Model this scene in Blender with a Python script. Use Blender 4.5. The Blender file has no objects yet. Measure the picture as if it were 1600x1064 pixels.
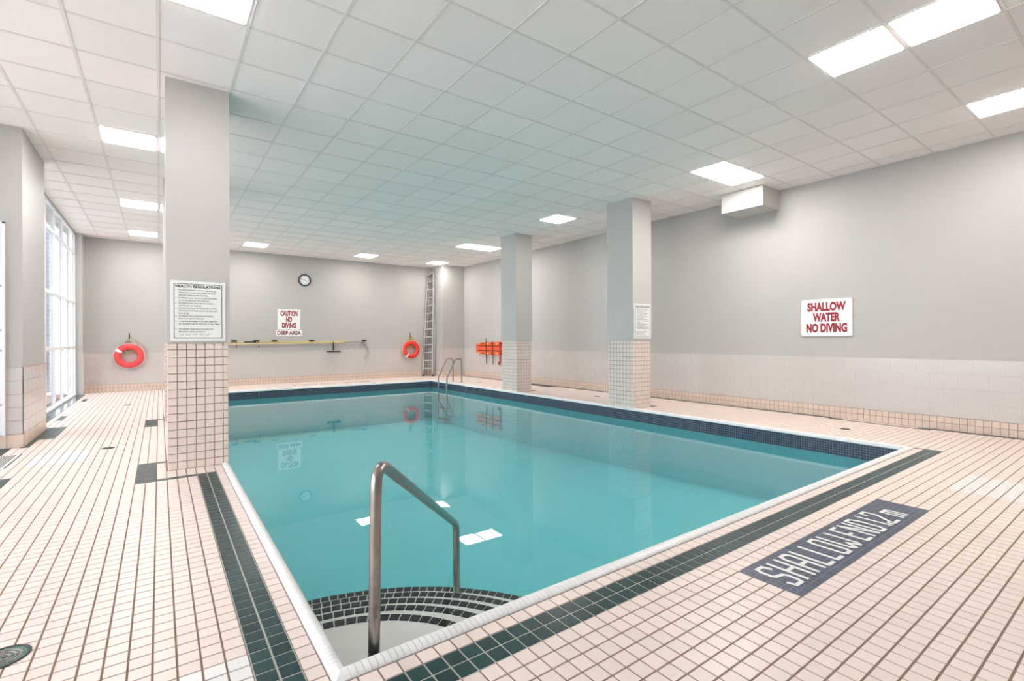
import bpy, bmesh, math, random
from mathutils import Matrix, Vector
random.seed(7)
R = math.radians
scene = bpy.context.scene
C = scene.collection

# ------------------------------------------------------------------ camera
YAW, ROLL, F, CY, HC = R(35.856), R(-0.25), 762.26, 530.93, 1.26
cam_data = bpy.data.cameras.new('camera')
cam_data.sensor_width = 36.0
cam_data.lens = F / 1600 * 36.0
cam_data.shift_y = -(532 - CY) / 1600
cam_data.clip_start = 0.05
cam_data.clip_end = 200
cam = bpy.data.objects.new('camera', cam_data)
C.objects.link(cam)
cam.matrix_world = (Matrix.Translation((0, 0, HC)) @ Matrix.Rotation(-YAW, 4, 'Z')
                    @ Matrix.Rotation(R(90), 4, 'X') @ Matrix.Rotation(ROLL, 4, 'Z'))
scene.camera = cam

# ------------------------------------------------------------------ sky and exposure
SKY = 2.0
LAMP = 14.0
world = bpy.data.worlds.new('overcast_sky')
scene.world = world
world.use_nodes = True
bg = world.node_tree.nodes['Background']
bg.inputs[0].default_value = (0.94, 0.97, 1.0, 1)
bg.inputs[1].default_value = SKY
vs = scene.view_settings
vs.view_transform = 'Standard'
vs.look = 'None'
vs.gamma = 1.0
vs.exposure = 1.50
vs.use_curve_mapping = False

# ------------------------------------------------------------------ dimensions (metres)
HT = 3.823                                   # ceiling height
XR, YB, XL, YF, XW = 8.70, 15.76, -4.50, -2.60, -1.61
PX0, PX1, PY0, PY1 = 0.575, 6.92, 1.908, 13.90   # pool opening
CX0, CX1, CY0, CY1 = 0.511, 6.99, 1.825, 13.98   # outer edge of the coping
ZW = -0.19                                   # water level
TX, TY, TN = 0.0777, 0.0785, 0.080           # deck tile pitch


def project(x, y, z):
    s, c = math.sin(YAW), math.cos(YAW)
    d = x * s + y * c
    if d < 0.05:
        return None
    u = (x * c - y * s) / d * F
    v = -(z - HC) / d * F
    cr, sr = math.cos(ROLL), math.sin(ROLL)
    return 800 + u * cr - v * sr, CY + u * sr + v * cr


def shown_area(corners):
    """how large a flat piece shows in the photograph (0 when outside it)"""
    p = [project(*q) for q in corners]
    if any(q is None for q in p):
        return 0
    mx = sum(q[0] for q in p) / len(p)
    my = sum(q[1] for q in p) / len(p)
    if not (0 <= mx <= 1600 and 0 <= my <= 1064):
        return 0
    a = 0
    for i in range(len(p)):
        x0, y0 = p[i]
        x1, y1 = p[(i + 1) % len(p)]
        a += x0 * y1 - x1 * y0
    return abs(a) / 2


# ------------------------------------------------------------------ materials
M = {}


def mat(name, col, rough=0.5, metal=0.0, spec=0.5, var=0.0, bump=0.0, bscale=40.0, emit=None, estr=0.0, coat=0.0, noise=0.0, nscale=3.0):
    m = bpy.data.materials.new(name)
    m.use_nodes = True
    nt = m.node_tree
    b = nt.nodes['Principled BSDF']
    b.inputs['Base Color'].default_value = (*col, 1)
    b.inputs['Roughness'].default_value = rough
    b.inputs['Metallic'].default_value = metal
    b.inputs['Specular IOR Level'].default_value = spec
    b.inputs['Coat Weight'].default_value = coat
    b.inputs['Coat Roughness'].default_value = 0.08
    if emit:
        b.inputs['Emission Color'].default_value = (*emit, 1)
        b.inputs['Emission Strength'].default_value = estr
    if var or noise:
        hsv = nt.nodes.new('ShaderNodeHueSaturation')
        hsv.inputs['Color'].default_value = (*col, 1)
        last = None
        if var:
            geo = nt.nodes.new('ShaderNodeNewGeometry')
            oi = nt.nodes.new('ShaderNodeObjectInfo')
            add = nt.nodes.new('ShaderNodeMath'); add.operation = 'ADD'
            fr = nt.nodes.new('ShaderNodeMath'); fr.operation = 'FRACT'
            nt.links.new(geo.outputs['Random Per Island'], add.inputs[0])
            nt.links.new(oi.outputs['Random'], add.inputs[1])
            nt.links.new(add.outputs[0], fr.inputs[0])
            mr = nt.nodes.new('ShaderNodeMapRange')
            mr.inputs['To Min'].default_value = 1 - var
            mr.inputs['To Max'].default_value = 1 + var
            nt.links.new(fr.outputs[0], mr.inputs['Value'])
            last = mr.outputs[0]
        if noise:
            tc = nt.nodes.new('ShaderNodeNewGeometry')
            ns = nt.nodes.new('ShaderNodeTexNoise')
            ns.inputs['Scale'].default_value = nscale
            ns.inputs['Detail'].default_value = 4
            nt.links.new(tc.outputs['Position'], ns.inputs['Vector'])
            mr2 = nt.nodes.new('ShaderNodeMapRange')
            mr2.inputs['From Min'].default_value = 0.3
            mr2.inputs['From Max'].default_value = 0.7
            mr2.inputs['To Min'].default_value = 1 - noise
            mr2.inputs['To Max'].default_value = 1 + noise
            nt.links.new(ns.outputs['Fac'], mr2.inputs['Value'])
            if last is not None:
                mu = nt.nodes.new('ShaderNodeMath'); mu.operation = 'MULTIPLY'
                nt.links.new(last, mu.inputs[0]); nt.links.new(mr2.outputs[0], mu.inputs[1])
                last = mu.outputs[0]
            else:
                last = mr2.outputs[0]
        nt.links.new(last, hsv.inputs['Value'])
        nt.links.new(hsv.outputs[0], b.inputs['Base Color'])
    if bump:
        tc = nt.nodes.new('ShaderNodeNewGeometry')
        ns = nt.nodes.new('ShaderNodeTexNoise')
        ns.inputs['Scale'].default_value = bscale
        ns.inputs['Detail'].default_value = 3
        nt.links.new(tc.outputs['Position'], ns.inputs['Vector'])
        bp = nt.nodes.new('ShaderNodeBump')
        bp.inputs['Strength'].default_value = bump
        bp.inputs['Distance'].default_value = 0.004
        nt.links.new(ns.outputs['Fac'], bp.inputs['Height'])
        nt.links.new(bp.outputs[0], b.inputs['Normal'])
    M[name] = m
    return m


mat('wall_paint', (0.465, 0.442, 0.42), 0.55, noise=0.015, nscale=1.5, bump=0.06, bscale=60)
mat('column_paint', (0.55, 0.52, 0.492), 0.45, noise=0.015, nscale=2)
mat('ceiling_board', (0.975, 0.895, 0.87), 0.9, spec=0.1, var=0.02, bump=0.12, bscale=150)
mat('ceiling_board_new_and_daylit', (0.99, 0.93, 0.91), 0.9, spec=0.1)
mat('grid_metal', (0.84, 0.765, 0.74), 0.5)
mat('plenum', (0.25, 0.25, 0.25), 0.9)
mat('lamp_diffuser', (0.9, 0.9, 0.9), 0.4, emit=(1.0, 0.955, 0.915), estr=LAMP)
mat('lamp_frame', (0.50, 0.49, 0.47), 0.4)
mat('peach_tile', (0.83, 0.705, 0.64), 0.36, var=0.035, noise=0.02, nscale=0.9)
mat('grout', (0.30, 0.22, 0.165), 0.9, spec=0.1)
mat('dark_tile', (0.016, 0.050, 0.051), 0.30, spec=0.3, var=0.22, noise=0.12, nscale=6)
mat('sill_tile', (0.05, 0.085, 0.12), 0.12, spec=0.8, var=0.1)
mat('stripe_grout', (0.50, 0.50, 0.47), 0.9, spec=0.1)
mat('white_tile', (0.83, 0.80, 0.78), 0.35, var=0.02)
mat('wall_tile', (0.57, 0.525, 0.495), 0.22, var=0.012, coat=0.1)
mat('wall_grout', (0.63, 0.585, 0.555), 0.8)
mat('column_tile', (0.80, 0.675, 0.60), 0.3, var=0.03)
mat('column_grout', (0.32, 0.25, 0.21), 0.9)
mat('cove_tile', (0.70, 0.55, 0.46), 0.35, var=0.04)
mat('coping_tile', (0.84, 0.84, 0.83), 0.3, var=0.03)
mat('coping_grout', (0.55, 0.54, 0.53), 0.8)
mat('mosaic_navy', (0.014, 0.028, 0.060), 0.25, var=0.35)
mat('mosaic_grout', (0.20, 0.24, 0.27), 0.8)
mat('marker_blue', (0.055, 0.075, 0.125), 0.3, var=0.25)
mat('marker_grout', (0.42, 0.44, 0.47), 0.8)
mat('marker_white', (0.82, 0.82, 0.80), 0.35)
mat('step_tile', (0.008, 0.009, 0.010), 0.4, spec=0.1, var=0.3)
mat('pool_plaster', (0.118, 0.45, 0.49), 0.7, noise=0.02, nscale=1.2)
mat('step_plaster', (0.62, 0.63, 0.60), 0.7, noise=0.03, nscale=5)
mat('stainless', (0.36, 0.325, 0.30), 0.28, metal=1.0, noise=0.10, nscale=18)
mat('stainless_dull', (0.34, 0.315, 0.295), 0.32, metal=1.0)
mat('aluminium', (0.50, 0.48, 0.46), 0.5, metal=0.6)
mat('sign_white', (0.84, 0.84, 0.82), 0.4)
mat('sign_red', (0.32, 0.008, 0.020), 0.4)
mat('sign_maroon', (0.20, 0.020, 0.045), 0.4)
mat('sign_black', (0.015, 0.016, 0.018), 0.4)
mat('clock_rim', (0.012, 0.018, 0.03), 0.3)
mat('clock_face', (0.86, 0.87, 0.88), 0.35)
mat('ring_red', (0.80, 0.035, 0.020), 0.4, noise=0.05, nscale=8)
mat('ring_red_faded', (0.85, 0.07, 0.07), 0.45, noise=0.05, nscale=8)
mat('rope', (0.62, 0.55, 0.36), 0.8)
mat('rope_yellow', (0.60, 0.56, 0.16), 0.8)
mat('black_plastic', (0.02, 0.02, 0.022), 0.4)
mat('pole_yellow', (0.66, 0.54, 0.24), 0.4)
mat('board_orange', (0.86, 0.11, 0.035), 0.35)
mat('board_slot', (0.10, 0.02, 0.012), 0.6)
mat('board_edge', (0.85, 0.55, 0.16), 0.4)
mat('strap_dark', (0.06, 0.055, 0.05), 0.7)
mat('strap_red', (0.34, 0.02, 0.02), 0.6)
mat('window_frame', (0.80, 0.81, 0.82), 0.35)
mat('door_white', (0.80, 0.80, 0.79), 0.4)
mat('drain_metal', (0.05, 0.06, 0.055), 0.6, metal=0.0, noise=0.3, nscale=40)
mat('drain_green', (0.12, 0.26, 0.22), 0.5, metal=0.3, noise=0.3, nscale=50)
mat('grate_grey', (0.16, 0.16, 0.15), 0.5)
mat('skimmer_blue', (0.02, 0.05, 0.16), 0.4)
mat('concrete', (0.70, 0.69, 0.67), 0.9, noise=0.06, nscale=2)
mat('bulkhead_paint', (0.60, 0.58, 0.55), 0.5)


def brick_material():
    m = bpy.data.materials.new('far_brick')
    m.use_nodes = True
    nt = m.node_tree
    b = nt.nodes['Principled BSDF']
    geo = nt.nodes.new('ShaderNodeNewGeometry')
    mp = nt.nodes.new('ShaderNodeMapping')
    mp.inputs['Rotation'].default_value = (R(90), 0, 0)
    br = nt.nodes.new('ShaderNodeTexBrick')
    br.inputs['Color1'].default_value = (0.30, 0.31, 0.36, 1)
    br.inputs['Color2'].default_value = (0.36, 0.36, 0.42, 1)
    br.inputs['Mortar'].default_value = (0.55, 0.56, 0.60, 1)
    br.inputs['Scale'].default_value = 2.0
    nt.links.new(geo.outputs['Position'], mp.inputs['Vector'])
    nt.links.new(mp.outputs[0], br.inputs['Vector'])
    nt.links.new(br.outputs['Color'], b.inputs['Base Color'])
    b.inputs['Roughness'].default_value = 0.9
    M['far_brick'] = m


brick_material()


def two_sided_fresnel(nt, ior):
    """the same reflectance from both sides of a thin or unbent surface"""
    geo = nt.nodes.new('ShaderNodeNewGeometry')
    mr = nt.nodes.new('ShaderNodeMapRange')
    mr.inputs['To Min'].default_value = ior
    mr.inputs['To Max'].default_value = 1 / ior
    nt.links.new(geo.outputs['Backfacing'], mr.inputs['Value'])
    fr = nt.nodes.new('ShaderNodeFresnel')
    nt.links.new(mr.outputs[0], fr.inputs['IOR'])
    return fr


def pane_material():
    m = bpy.data.materials.new('window_glass')
    m.use_nodes = True
    nt = m.node_tree
    nt.nodes.clear()
    out = nt.nodes.new('ShaderNodeOutputMaterial')
    mix = nt.nodes.new('ShaderNodeMixShader')
    fr = two_sided_fresnel(nt, 1.2)
    tr = nt.nodes.new('ShaderNodeBsdfTransparent'); tr.inputs[0].default_value = (0.94, 0.97, 1.0, 1)
    gl = nt.nodes.new('ShaderNodeBsdfGlossy'); gl.inputs['Roughness'].default_value = 0.02
    nt.links.new(fr.outputs[0], mix.inputs[0])
    nt.links.new(tr.outputs[0], mix.inputs[1])
    nt.links.new(gl.outputs[0], mix.inputs[2])
    nt.links.new(mix.outputs[0], out.inputs['Surface'])
    M['window_glass'] = m


pane_material()


def water_material():
    m = bpy.data.materials.new('pool_water')
    m.use_nodes = True
    nt = m.node_tree
    nt.nodes.clear()
    out = nt.nodes.new('ShaderNodeOutputMaterial')
    mix = nt.nodes.new('ShaderNodeMixShader')
    fr = two_sided_fresnel(nt, 1.33)
    tr = nt.nodes.new('ShaderNodeBsdfTransparent'); tr.inputs[0].default_value = (1, 1, 1, 1)
    gl = nt.nodes.new('ShaderNodeBsdfGlossy'); gl.inputs['Roughness'].default_value = 0.0
    geo = nt.nodes.new('ShaderNodeNewGeometry')
    ns = nt.nodes.new('ShaderNodeTexNoise')
    ns.inputs['Scale'].default_value = 2.2
    ns.inputs['Detail'].default_value = 2
    bp = nt.nodes.new('ShaderNodeBump')
    bp.inputs['Strength'].default_value = 0.025
    bp.inputs['Distance'].default_value = 0.02
    nt.links.new(geo.outputs['Position'], ns.inputs['Vector'])
    nt.links.new(ns.outputs['Fac'], bp.inputs['Height'])
    nt.links.new(bp.outputs[0], gl.inputs['Normal'])
    nt.links.new(fr.outputs[0], mix.inputs[0])
    nt.links.new(tr.outputs[0], mix.inputs[1])
    nt.links.new(gl.outputs[0], mix.inputs[2])
    nt.links.new(mix.outputs[0], out.inputs['Surface'])
    va = nt.nodes.new('ShaderNodeVolumeAbsorption')
    va.inputs['Color'].default_value = (0.25, 0.975, 0.985, 1)
    va.inputs['Density'].default_value = 0.11
    nt.links.new(va.outputs[0], out.inputs['Volume'])
    M['pool_water'] = m


water_material()

# ------------------------------------------------------------------ building helpers
WLOC = {}


class MB:
    """collects shapes and links them as one mesh object"""

    def __init__(self):
        self.v, self.f, self.s = [], [], []

    def add(self, vs_, fs_, smooth=False):
        o = len(self.v)
        self.v += [tuple(p) for p in vs_]
        self.f += [tuple(o + i for i in q) for q in fs_]
        self.s += [smooth] * len(fs_)
        return self

    def box(self, x0, x1, y0, y1, z0, z1):
        return self.add([(x0, y0, z0), (x1, y0, z0), (x1, y1, z0), (x0, y1, z0),
                         (x0, y0, z1), (x1, y0, z1), (x1, y1, z1), (x0, y1, z1)],
                        [(0, 3, 2, 1), (4, 5, 6, 7), (0, 1, 5, 4), (1, 2, 6, 5), (2, 3, 7, 6), (3, 0, 4, 7)])

    def obox(self, c, ax, ay, az):
        c, ax, ay, az = map(Vector, (c, ax, ay, az))
        vs_ = [c + sx * ax + sy * ay + sz * az for sz in (-1, 1) for sx, sy in ((-1, -1), (1, -1), (1, 1), (-1, 1))]
        return self.add(vs_, [(0, 3, 2, 1), (4, 5, 6, 7), (0, 1, 5, 4), (1, 2, 6, 5), (2, 3, 7, 6), (3, 0, 4, 7)])

    def bar(self, a, b, w, d, side=(0, 0, 1)):
        a, b = Vector(a), Vector(b)
        t = (b - a)
        n = t.normalized()
        s = Vector(side)
        s = (s - n * s.dot(n)).normalized()
        u = n.cross(s)
        return self.obox((a + b) / 2, t / 2, s * (w / 2), u * (d / 2))

    def tube(self, path, r, seg=12, closed=False, caps=True):
        P = [Vector(p) for p in path]
        n = len(P)
        rings = []
        up = None
        for i in range(n):
            if closed:
                t = (P[(i + 1) % n] - P[i - 1]).normalized()
            else:
                t = (P[min(i + 1, n - 1)] - P[max(i - 1, 0)]).normalized()
            if up is None:
                up = Vector((0, 0, 1)) if abs(t.z) < 0.9 else Vector((1, 0, 0))
            up = (up - t * up.dot(t)).normalized()
            w = t.cross(up)
            rr = r[i] if isinstance(r, (list, tuple)) else r
            rings.append([P[i] + (up * math.cos(2 * math.pi * k / seg) + w * math.sin(2 * math.pi * k / seg)) * rr for k in range(seg)])
        vs_ = [p for q in rings for p in q]
        fs_ = []
        for i in range(n if closed else n - 1):
            j = (i + 1) % n
            for k in range(seg):
                l = (k + 1) % seg
                fs_.append((i * seg + k, i * seg + l, j * seg + l, j * seg + k))
        self.add(vs_, fs_, True)
        if caps and not closed:
            self.add(rings[0], [tuple(range(seg))])
            self.add(rings[-1], [tuple(reversed(range(seg)))])
        return self

    def lathe(self, c, axis, prof, seg=32, a0=0.0, a1=2 * math.pi):
        """prof = list of (radius, height along axis)"""
        c, n = Vector(c), Vector(axis).normalized()
        s = Vector((0, 0, 1)) if abs(n.z) < 0.9 else Vector((1, 0, 0))
        s = (s - n * s.dot(n)).normalized()
        w = n.cross(s)
        full = abs(a1 - a0 - 2 * math.pi) < 1e-6
        k = seg if full else seg + 1
        vs_ = [c + n * h + (s * math.cos(a0 + (a1 - a0) * i / seg) + w * math.sin(a0 + (a1 - a0) * i / seg)) * r
               for r, h in prof for i in range(k)]
        fs_ = []
        for j in range(len(prof) - 1):
            for i in range(seg):
                l = (i + 1) % k
                fs_.append((j * k + i, j * k + l, (j + 1) * k + l, (j + 1) * k + i))
        return self.add(vs_, fs_, True)

    def tile(self, x0, x1, y0, y1, z, h=0.006, ch=0.0012):
        """deck tile with small chamfer, top at z"""
        return self.add([(x0, y0, z - h), (x1, y0, z - h), (x1, y1, z - h), (x0, y1, z - h),
                         (x0 + ch, y0 + ch, z), (x1 - ch, y0 + ch, z), (x1 - ch, y1 - ch, z), (x0 + ch, y1 - ch, z)],
                        [(4, 5, 6, 7), (0, 1, 5, 4), (1, 2, 6, 5), (2, 3, 7, 6), (3, 0, 4, 7)])

    def plate(self, o, ax, ay, n, h, ch):
        """tile lying on any wall: corner o, edges ax, ay, normal n"""
        o, ax, ay, n = map(Vector, (o, ax, ay, n))
        ux, uy = ax.normalized() * ch, ay.normalized() * ch
        b = [o, o + ax, o + ax + ay, o + ay]
        t = [o + ux + uy, o + ax - ux + uy, o + ax + ay - ux - uy, o + ay + ux - uy]
        return self.add(b + [p + n * h for p in t], [(4, 5, 6, 7), (0, 1, 5, 4), (1, 2, 6, 5), (2, 3, 7, 6), (3, 0, 4, 7)])

    def mesh(self, name, material, fix=True):
        me = bpy.data.meshes.new(name)
        me.from_pydata(self.v, [], self.f)
        if any(self.s):
            me.polygons.foreach_set('use_smooth', self.s)
        me.materials.append(M[material])
        if fix and len(self.f) < 60000:
            bm = bmesh.new()
            bm.from_mesh(me)
            bmesh.ops.recalc_face_normals(bm, faces=bm.faces)
            bm.to_mesh(me)
            bm.free()
        me.update()
        return me

    def build(self, name, material, parent=None, fix=True, kind=None):
        return link(name, self.mesh(name, material, fix), parent, kind=kind)


def link(name, me, parent=None, loc=(0, 0, 0), kind=None, wloc=None):
    o = bpy.data.objects.new(name, me)
    C.objects.link(o)
    o.location = loc
    if parent is not None:
        o.parent = parent
        o.matrix_parent_inverse = Matrix.Translation(Vector(WLOC.get(parent.name, (0, 0, 0)))).inverted()
    WLOC[o.name] = tuple(loc)
    if kind:
        o['kind'] = kind
    return o


def thing(name, label, cat, loc=(0, 0, 0), group=None):
    o = bpy.data.objects.new(name, None)
    o.empty_display_size = 0.1
    C.objects.link(o)
    o.location = loc
    WLOC[o.name] = tuple(loc)
    return tag(o, label, cat, group)


def tag(o, label, cat, group=None):
    o['label'] = label
    o['category'] = cat
    if group:
        o['group'] = group
    return o


def struct(o, label=None):
    o['kind'] = 'structure'
    if label:
        o['label'] = label
    return o


FONT_CACHE = {}


def glyphs(s, bold=0.0):
    """flat outline of a string: vertices in 2D and faces"""
    key = (s, bold)
    if key in FONT_CACHE:
        return FONT_CACHE[key]
    cu = bpy.data.curves.new('lettering', 'FONT')
    cu.body = s
    cu.resolution_u = 3
    cu.offset = bold
    ob = bpy.data.objects.new('lettering', cu)
    C.objects.link(ob)
    bpy.context.view_layer.update()
    ev = ob.evaluated_get(bpy.context.evaluated_depsgraph_get())
    me = ev.to_mesh()
    v = [(p.co.x, p.co.y) for p in me.vertices]
    f = [tuple(p.vertices) for p in me.polygons]
    ev.to_mesh_clear()
    bpy.data.objects.remove(ob)
    bpy.data.curves.remove(cu)
    FONT_CACHE[key] = (v, f)
    return v, f


def write(mb, s, o, ux, uy, w=None, cap=0.05, bold=0.0, align='l'):
    """write s from origin o along ux; cap = height of a capital, w = total width"""
    v, f = glyphs(s, bold)
    if not v:
        return
    x0, x1 = min(p[0] for p in v), max(p[0] for p in v)
    sy = cap / 0.695
    sx = sy if w is None else w / (x1 - x0)
    o, ux, uy = Vector(o), Vector(ux), Vector(uy)
    off = {'l': 0, 'c': -(x1 - x0) * sx / 2, 'r': -(x1 - x0) * sx}[align]
    mb.add([o + ux * ((p[0] - x0) * sx + off) + uy * (p[1] * sy) for p in v], f)


def arc(c, r, a0, a1, n, ux, uy):
    c, ux, uy = Vector(c), Vector(ux), Vector(uy)
    return [c + (ux * math.cos(a0 + (a1 - a0) * i / n) + uy * math.sin(a0 + (a1 - a0) * i / n)) * r for i in range(n + 1)]


def fillet(pts, r, n=8):
    """polyline with rounded corners"""
    P = [Vector(p) for p in pts]
    out = [P[0]]
    for i in range(1, len(P) - 1):
        a, b, c = P[i - 1], P[i], P[i + 1]
        d0, d1 = (a - b).normalized(), (c - b).normalized()
        rr = r[i - 1] if isinstance(r, (list, tuple)) else r
        ang = d0.angle(d1)
        t = min(rr / math.tan(ang / 2), (a - b).length * 0.49, (c - b).length * 0.49)
        p0, p1 = b + d0 * t, b + d1 * t
        for k in range(n + 1):
            u = k / n
            out.append(p0 * (1 - u) ** 2 + b * 2 * u * (1 - u) + p1 * u ** 2)
    out.append(P[-1])
    return out


# ================================================================== THE SETTING
# ---- floor slab (grout level) with the pool opening
fl = MB()
zg = -0.0035
fl.box(XL, XR, YF, PY0 - 0.02, zg - 0.10, zg)
fl.box(XL, XR, PY1 + 0.02, YB, zg - 0.10, zg)
fl.box(XL, PX0 - 0.02, PY0 - 0.02, PY1 + 0.02, zg - 0.10, zg)
fl.box(PX1 + 0.02, XR, PY0 - 0.02, PY1 + 0.02, zg - 0.10, zg)
floor = struct(fl.build('floor', 'grout'))

# columns: (x0, x1, y0, y1)
COL = {'A': (0.062, 0.575, 5.80, 6.38), 'A2': (0.062, 0.575, 9.45, 10.05),
       'C': (6.93, 7.42, 5.86, 6.46), 'B': (6.95, 7.42, 9.45, 10.05)}
PIER = (XL, -1.32, 8.17, 9.58)
JX0, JX1 = 0.440 + 27 * TX, 0.440 + 53 * TX          # deck marker panel
JY1, JY0 = 1.745 - 4 * TN, 1.745 - 8 * TN
DARK_STRIP = (CX1, CX1 + 0.038, CY0 - 0.08, CY1)

EXCL = [(CX0, CX1, CY0, CY1), (JX0, JX1, JY0, JY1), DARK_STRIP, (8.612, 8.70, -2.6, 2.07), (8.612, 8.70, 3.33, 14.9), PIER, (XW, -1.43, 9.58, 15.36)] + list(COL.values())


def yline(j):
    return 1.745 + (TY if j >= 0 else TN) * j


def xline(i):
    return 0.440 + TX * i


def inr(x, y, r):
    return r[0] < x < r[1] and r[2] < y < r[3]


DARKR = [(0.2846, 7.06, 1.585, 1.745), (0.2846, 0.440, 1.585, 5.49), (0.2846, 0.440, 6.4, 13.98),
         (-0.175, -0.02, 5.45, 6.31), (-0.03, 0.29, 5.45, 5.535), (-0.03, 0.062, 6.24, 6.32),
         (-0.175, -0.02, 8.95, 9.78), (-0.03, 0.062, 8.93, 9.00), (-0.03, 0.062, 9.70, 9.78),
         (-1.33, -1.10, 8.62, 9.72), (-1.33, -1.25, 8.10, 8.62), (-2.6, -1.40, 7.62, 8.17), (-2.6, -1.09, 5.90, 6.35),
         (-1.36, -1.24, 10.55, 11.20), (-1.36, -1.26, 13.6, 14.15),
         (7.42, 7.62, 5.84, 6.08), (7.42, 7.60, 9.40, 9.62), (8.40, 8.70, 9.9, 11.6),
         
         (8.50, 8.66, 2.07, 2.25), (8.50, 8.66, 3.17, 3.33), (8.50, 8.58, 2.25, 3.17)]
WHITER = [(5.33, 6.07, 0.70, 1.18), (0.052, 0.285, 1.75, 2.24), (-1.08, -0.63, 6.87, 7.50)]


def tile_kind(x, y):
    for r in WHITER:
        if inr(x, y, r):
            return 'white_tile'
    for r in DARKR:
        if inr(x, y, r):
            return 'dark_tile'
    return 'peach_tile'


def clip(t, e):
    x0, x1, y0, y1 = t
    if x1 <= e[0] or x0 >= e[1] or y1 <= e[2] or y0 >= e[3]:
        return t
    opts = [(x0, min(x1, e[0]), y0, y1), (max(x0, e[1]), x1, y0, y1), (x0, x1, y0, min(y1, e[2])), (x0, x1, max(y0, e[3]), y1)]
    opts = [o for o in opts if o[1] - o[0] > 0.012 and o[3] - o[2] > 0.012]
    if not opts:
        return None
    return max(opts, key=lambda o: (o[1] - o[0]) * (o[3] - o[2]))


J = 0.0032                                    # half joint
pieces = []
i0, i1 = int((XL - 0.44) / TX) - 1, int((XR - 0.44) / TX) + 1
for j in range(-36, int((YB - 1.745) / TY) + 1):
    ya, yb = yline(j), min(yline(j + 1), YB)
    if yb < -1.0:
        continue
    for i in range(i0, i1 + 1):
        xa, xb = max(xline(i), XL), min(xline(i + 1), XR)
        if xb - xa < 0.015:
            continue
        if ya > 9.58 and xb < XW:
            continue
        t = (xa, xb, ya, yb)
        whole = True
        for e in EXCL:
            u = clip(t, e)
            if u != t:
                whole = False
            t = u
            if t is None:
                break
        if t is None:
            continue
        k = tile_kind((t[0] + t[1]) / 2, (t[2] + t[3]) / 2)
        a = shown_area([(t[0], t[2], 0), (t[1], t[2], 0), (t[1], t[3], 0), (t[0], t[3], 0)])
        pieces.append((a if whole else 0, t, k))
pieces.sort(key=lambda p: -p[0])
tile_mesh = {}
rest = {k: MB() for k in ('peach_tile', 'dark_tile', 'white_tile')}
for n, (a, t, k) in enumerate(pieces):
    if n < 300:
        w, h = round(t[1] - t[0], 4), round(t[3] - t[2], 4)
        if (w, h, k) not in tile_mesh:
            tile_mesh[(w, h, k)] = MB().tile(-w / 2 + J, w / 2 - J, -h / 2 + J, h / 2 - J, 0).mesh('floor_tile', k)
        link('floor_tile', tile_mesh[(w, h, k)], floor, ((t[0] + t[1]) / 2, (t[2] + t[3]) / 2, random.uniform(-0.0003, 0.0003)))
    else:
        rest[k].tile(t[0] + J, t[1] - J, t[2] + J, t[3] - J, 0)
for k, nm in (('peach_tile', 'peach_floor_tiles'), ('dark_tile', 'dark_inlay_tiles'), ('white_tile', 'white_inlay_tiles')):
    rest[k].build(nm, k, floor, fix=False, kind='stuff')
ds = MB()
y = DARK_STRIP[2]
while y < DARK_STRIP[3]:
    ds.tile(DARK_STRIP[0] + 0.002, DARK_STRIP[1] - 0.001, y + J, min(y + TY, DARK_STRIP[3]) - J, 0)
    y += TY
for ya, yb in ((-1.0, 2.07), (3.33, 14.9)):
    y = ya
    while y < yb:
        ds.tile(8.614, 8.699, y + J, min(y + TY, yb) - J, 0)
        y += TY
ds.build('dark_edge_tiles', 'dark_tile', floor, fix=False, kind='stuff')
# glossy strip of dark tiles along the windows, and the pale grout of the dark border
ss = MB()
y = 9.58
while y < 15.36:
    for xa in (XW + 0.02, XW + 0.10):
        ss.tile(xa + 0.001, xa + 0.079, y + 0.001, min(y + 0.157, 15.36) - 0.001, 0.0)
    y += 0.157
ss.build('window_strip_tiles', 'sill_tile', floor, fix=False, kind='stuff')
sg = MB()
sg.box(0.2846, 7.06, 1.585, 1.745, -0.004, -0.0022).box(0.2846, 0.440, 1.745, 5.49, -0.004, -0.0022)
sg.build('border_grout', 'stripe_grout', floor)
# worn tile marks on the far deck
wm = MB()
for k in range(26):
    x = 3.05 + k * 0.085 + random.uniform(-0.01, 0.01)
    if random.random() < 0.75:
        wm.tile(x, x + random.uniform(0.03, 0.07), 14.62, 14.62 + random.uniform(0.10, 0.22), 0.002, 0.002, 0.0)
wm.build('dark_deck_marks', 'dark_tile', floor, fix=False, kind='stuff')

# ---- walls
T = 0.25
wall_right = struct(MB().box(XR + 0.008, XR + T, YF - T, YB + T, -0.1, HT + 0.4).build('wall_right', 'wall_paint'))
wall_back = struct(MB().box(XW - 0.045, XR + 0.008, YB + 0.008, YB + T, -0.1, HT + 0.4).build('wall_back', 'wall_paint'))
wall_front = struct(MB().box(XL - T, XR + T, YF - T, YF, -0.1, HT + 0.4).build('wall_front', 'wall_paint'))
wl = MB().box(XL - T, XL, YF, -1.9, -0.1, HT + 0.4).box(XL - T, XL, 7.6, 8.178, -0.1, HT + 0.4).box(XL - T, XL, -1.9, 7.6, 3.45, HT + 0.4).box(XL - T, XL, -1.9, 7.6, -0.1, 0.05)
wall_left = struct(wl.build('wall_left', 'wall_paint'))
# pier beside the windows and narrow return in the far corner
pm = MB().box(XL - T, -1.328, 8.178, 9.58, -0.1, HT + 0.4)
wall_pier = struct(pm.build('wall_pier', 'wall_paint'), 'painted pier with tiled foot beside the window wall')
rm = MB().box(XW - 0.045, -1.478, 15.36, YB + 0.01, -0.1, HT + 0.4)
wall_return = struct(rm.build('wall_return', 'wall_paint'))
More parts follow.
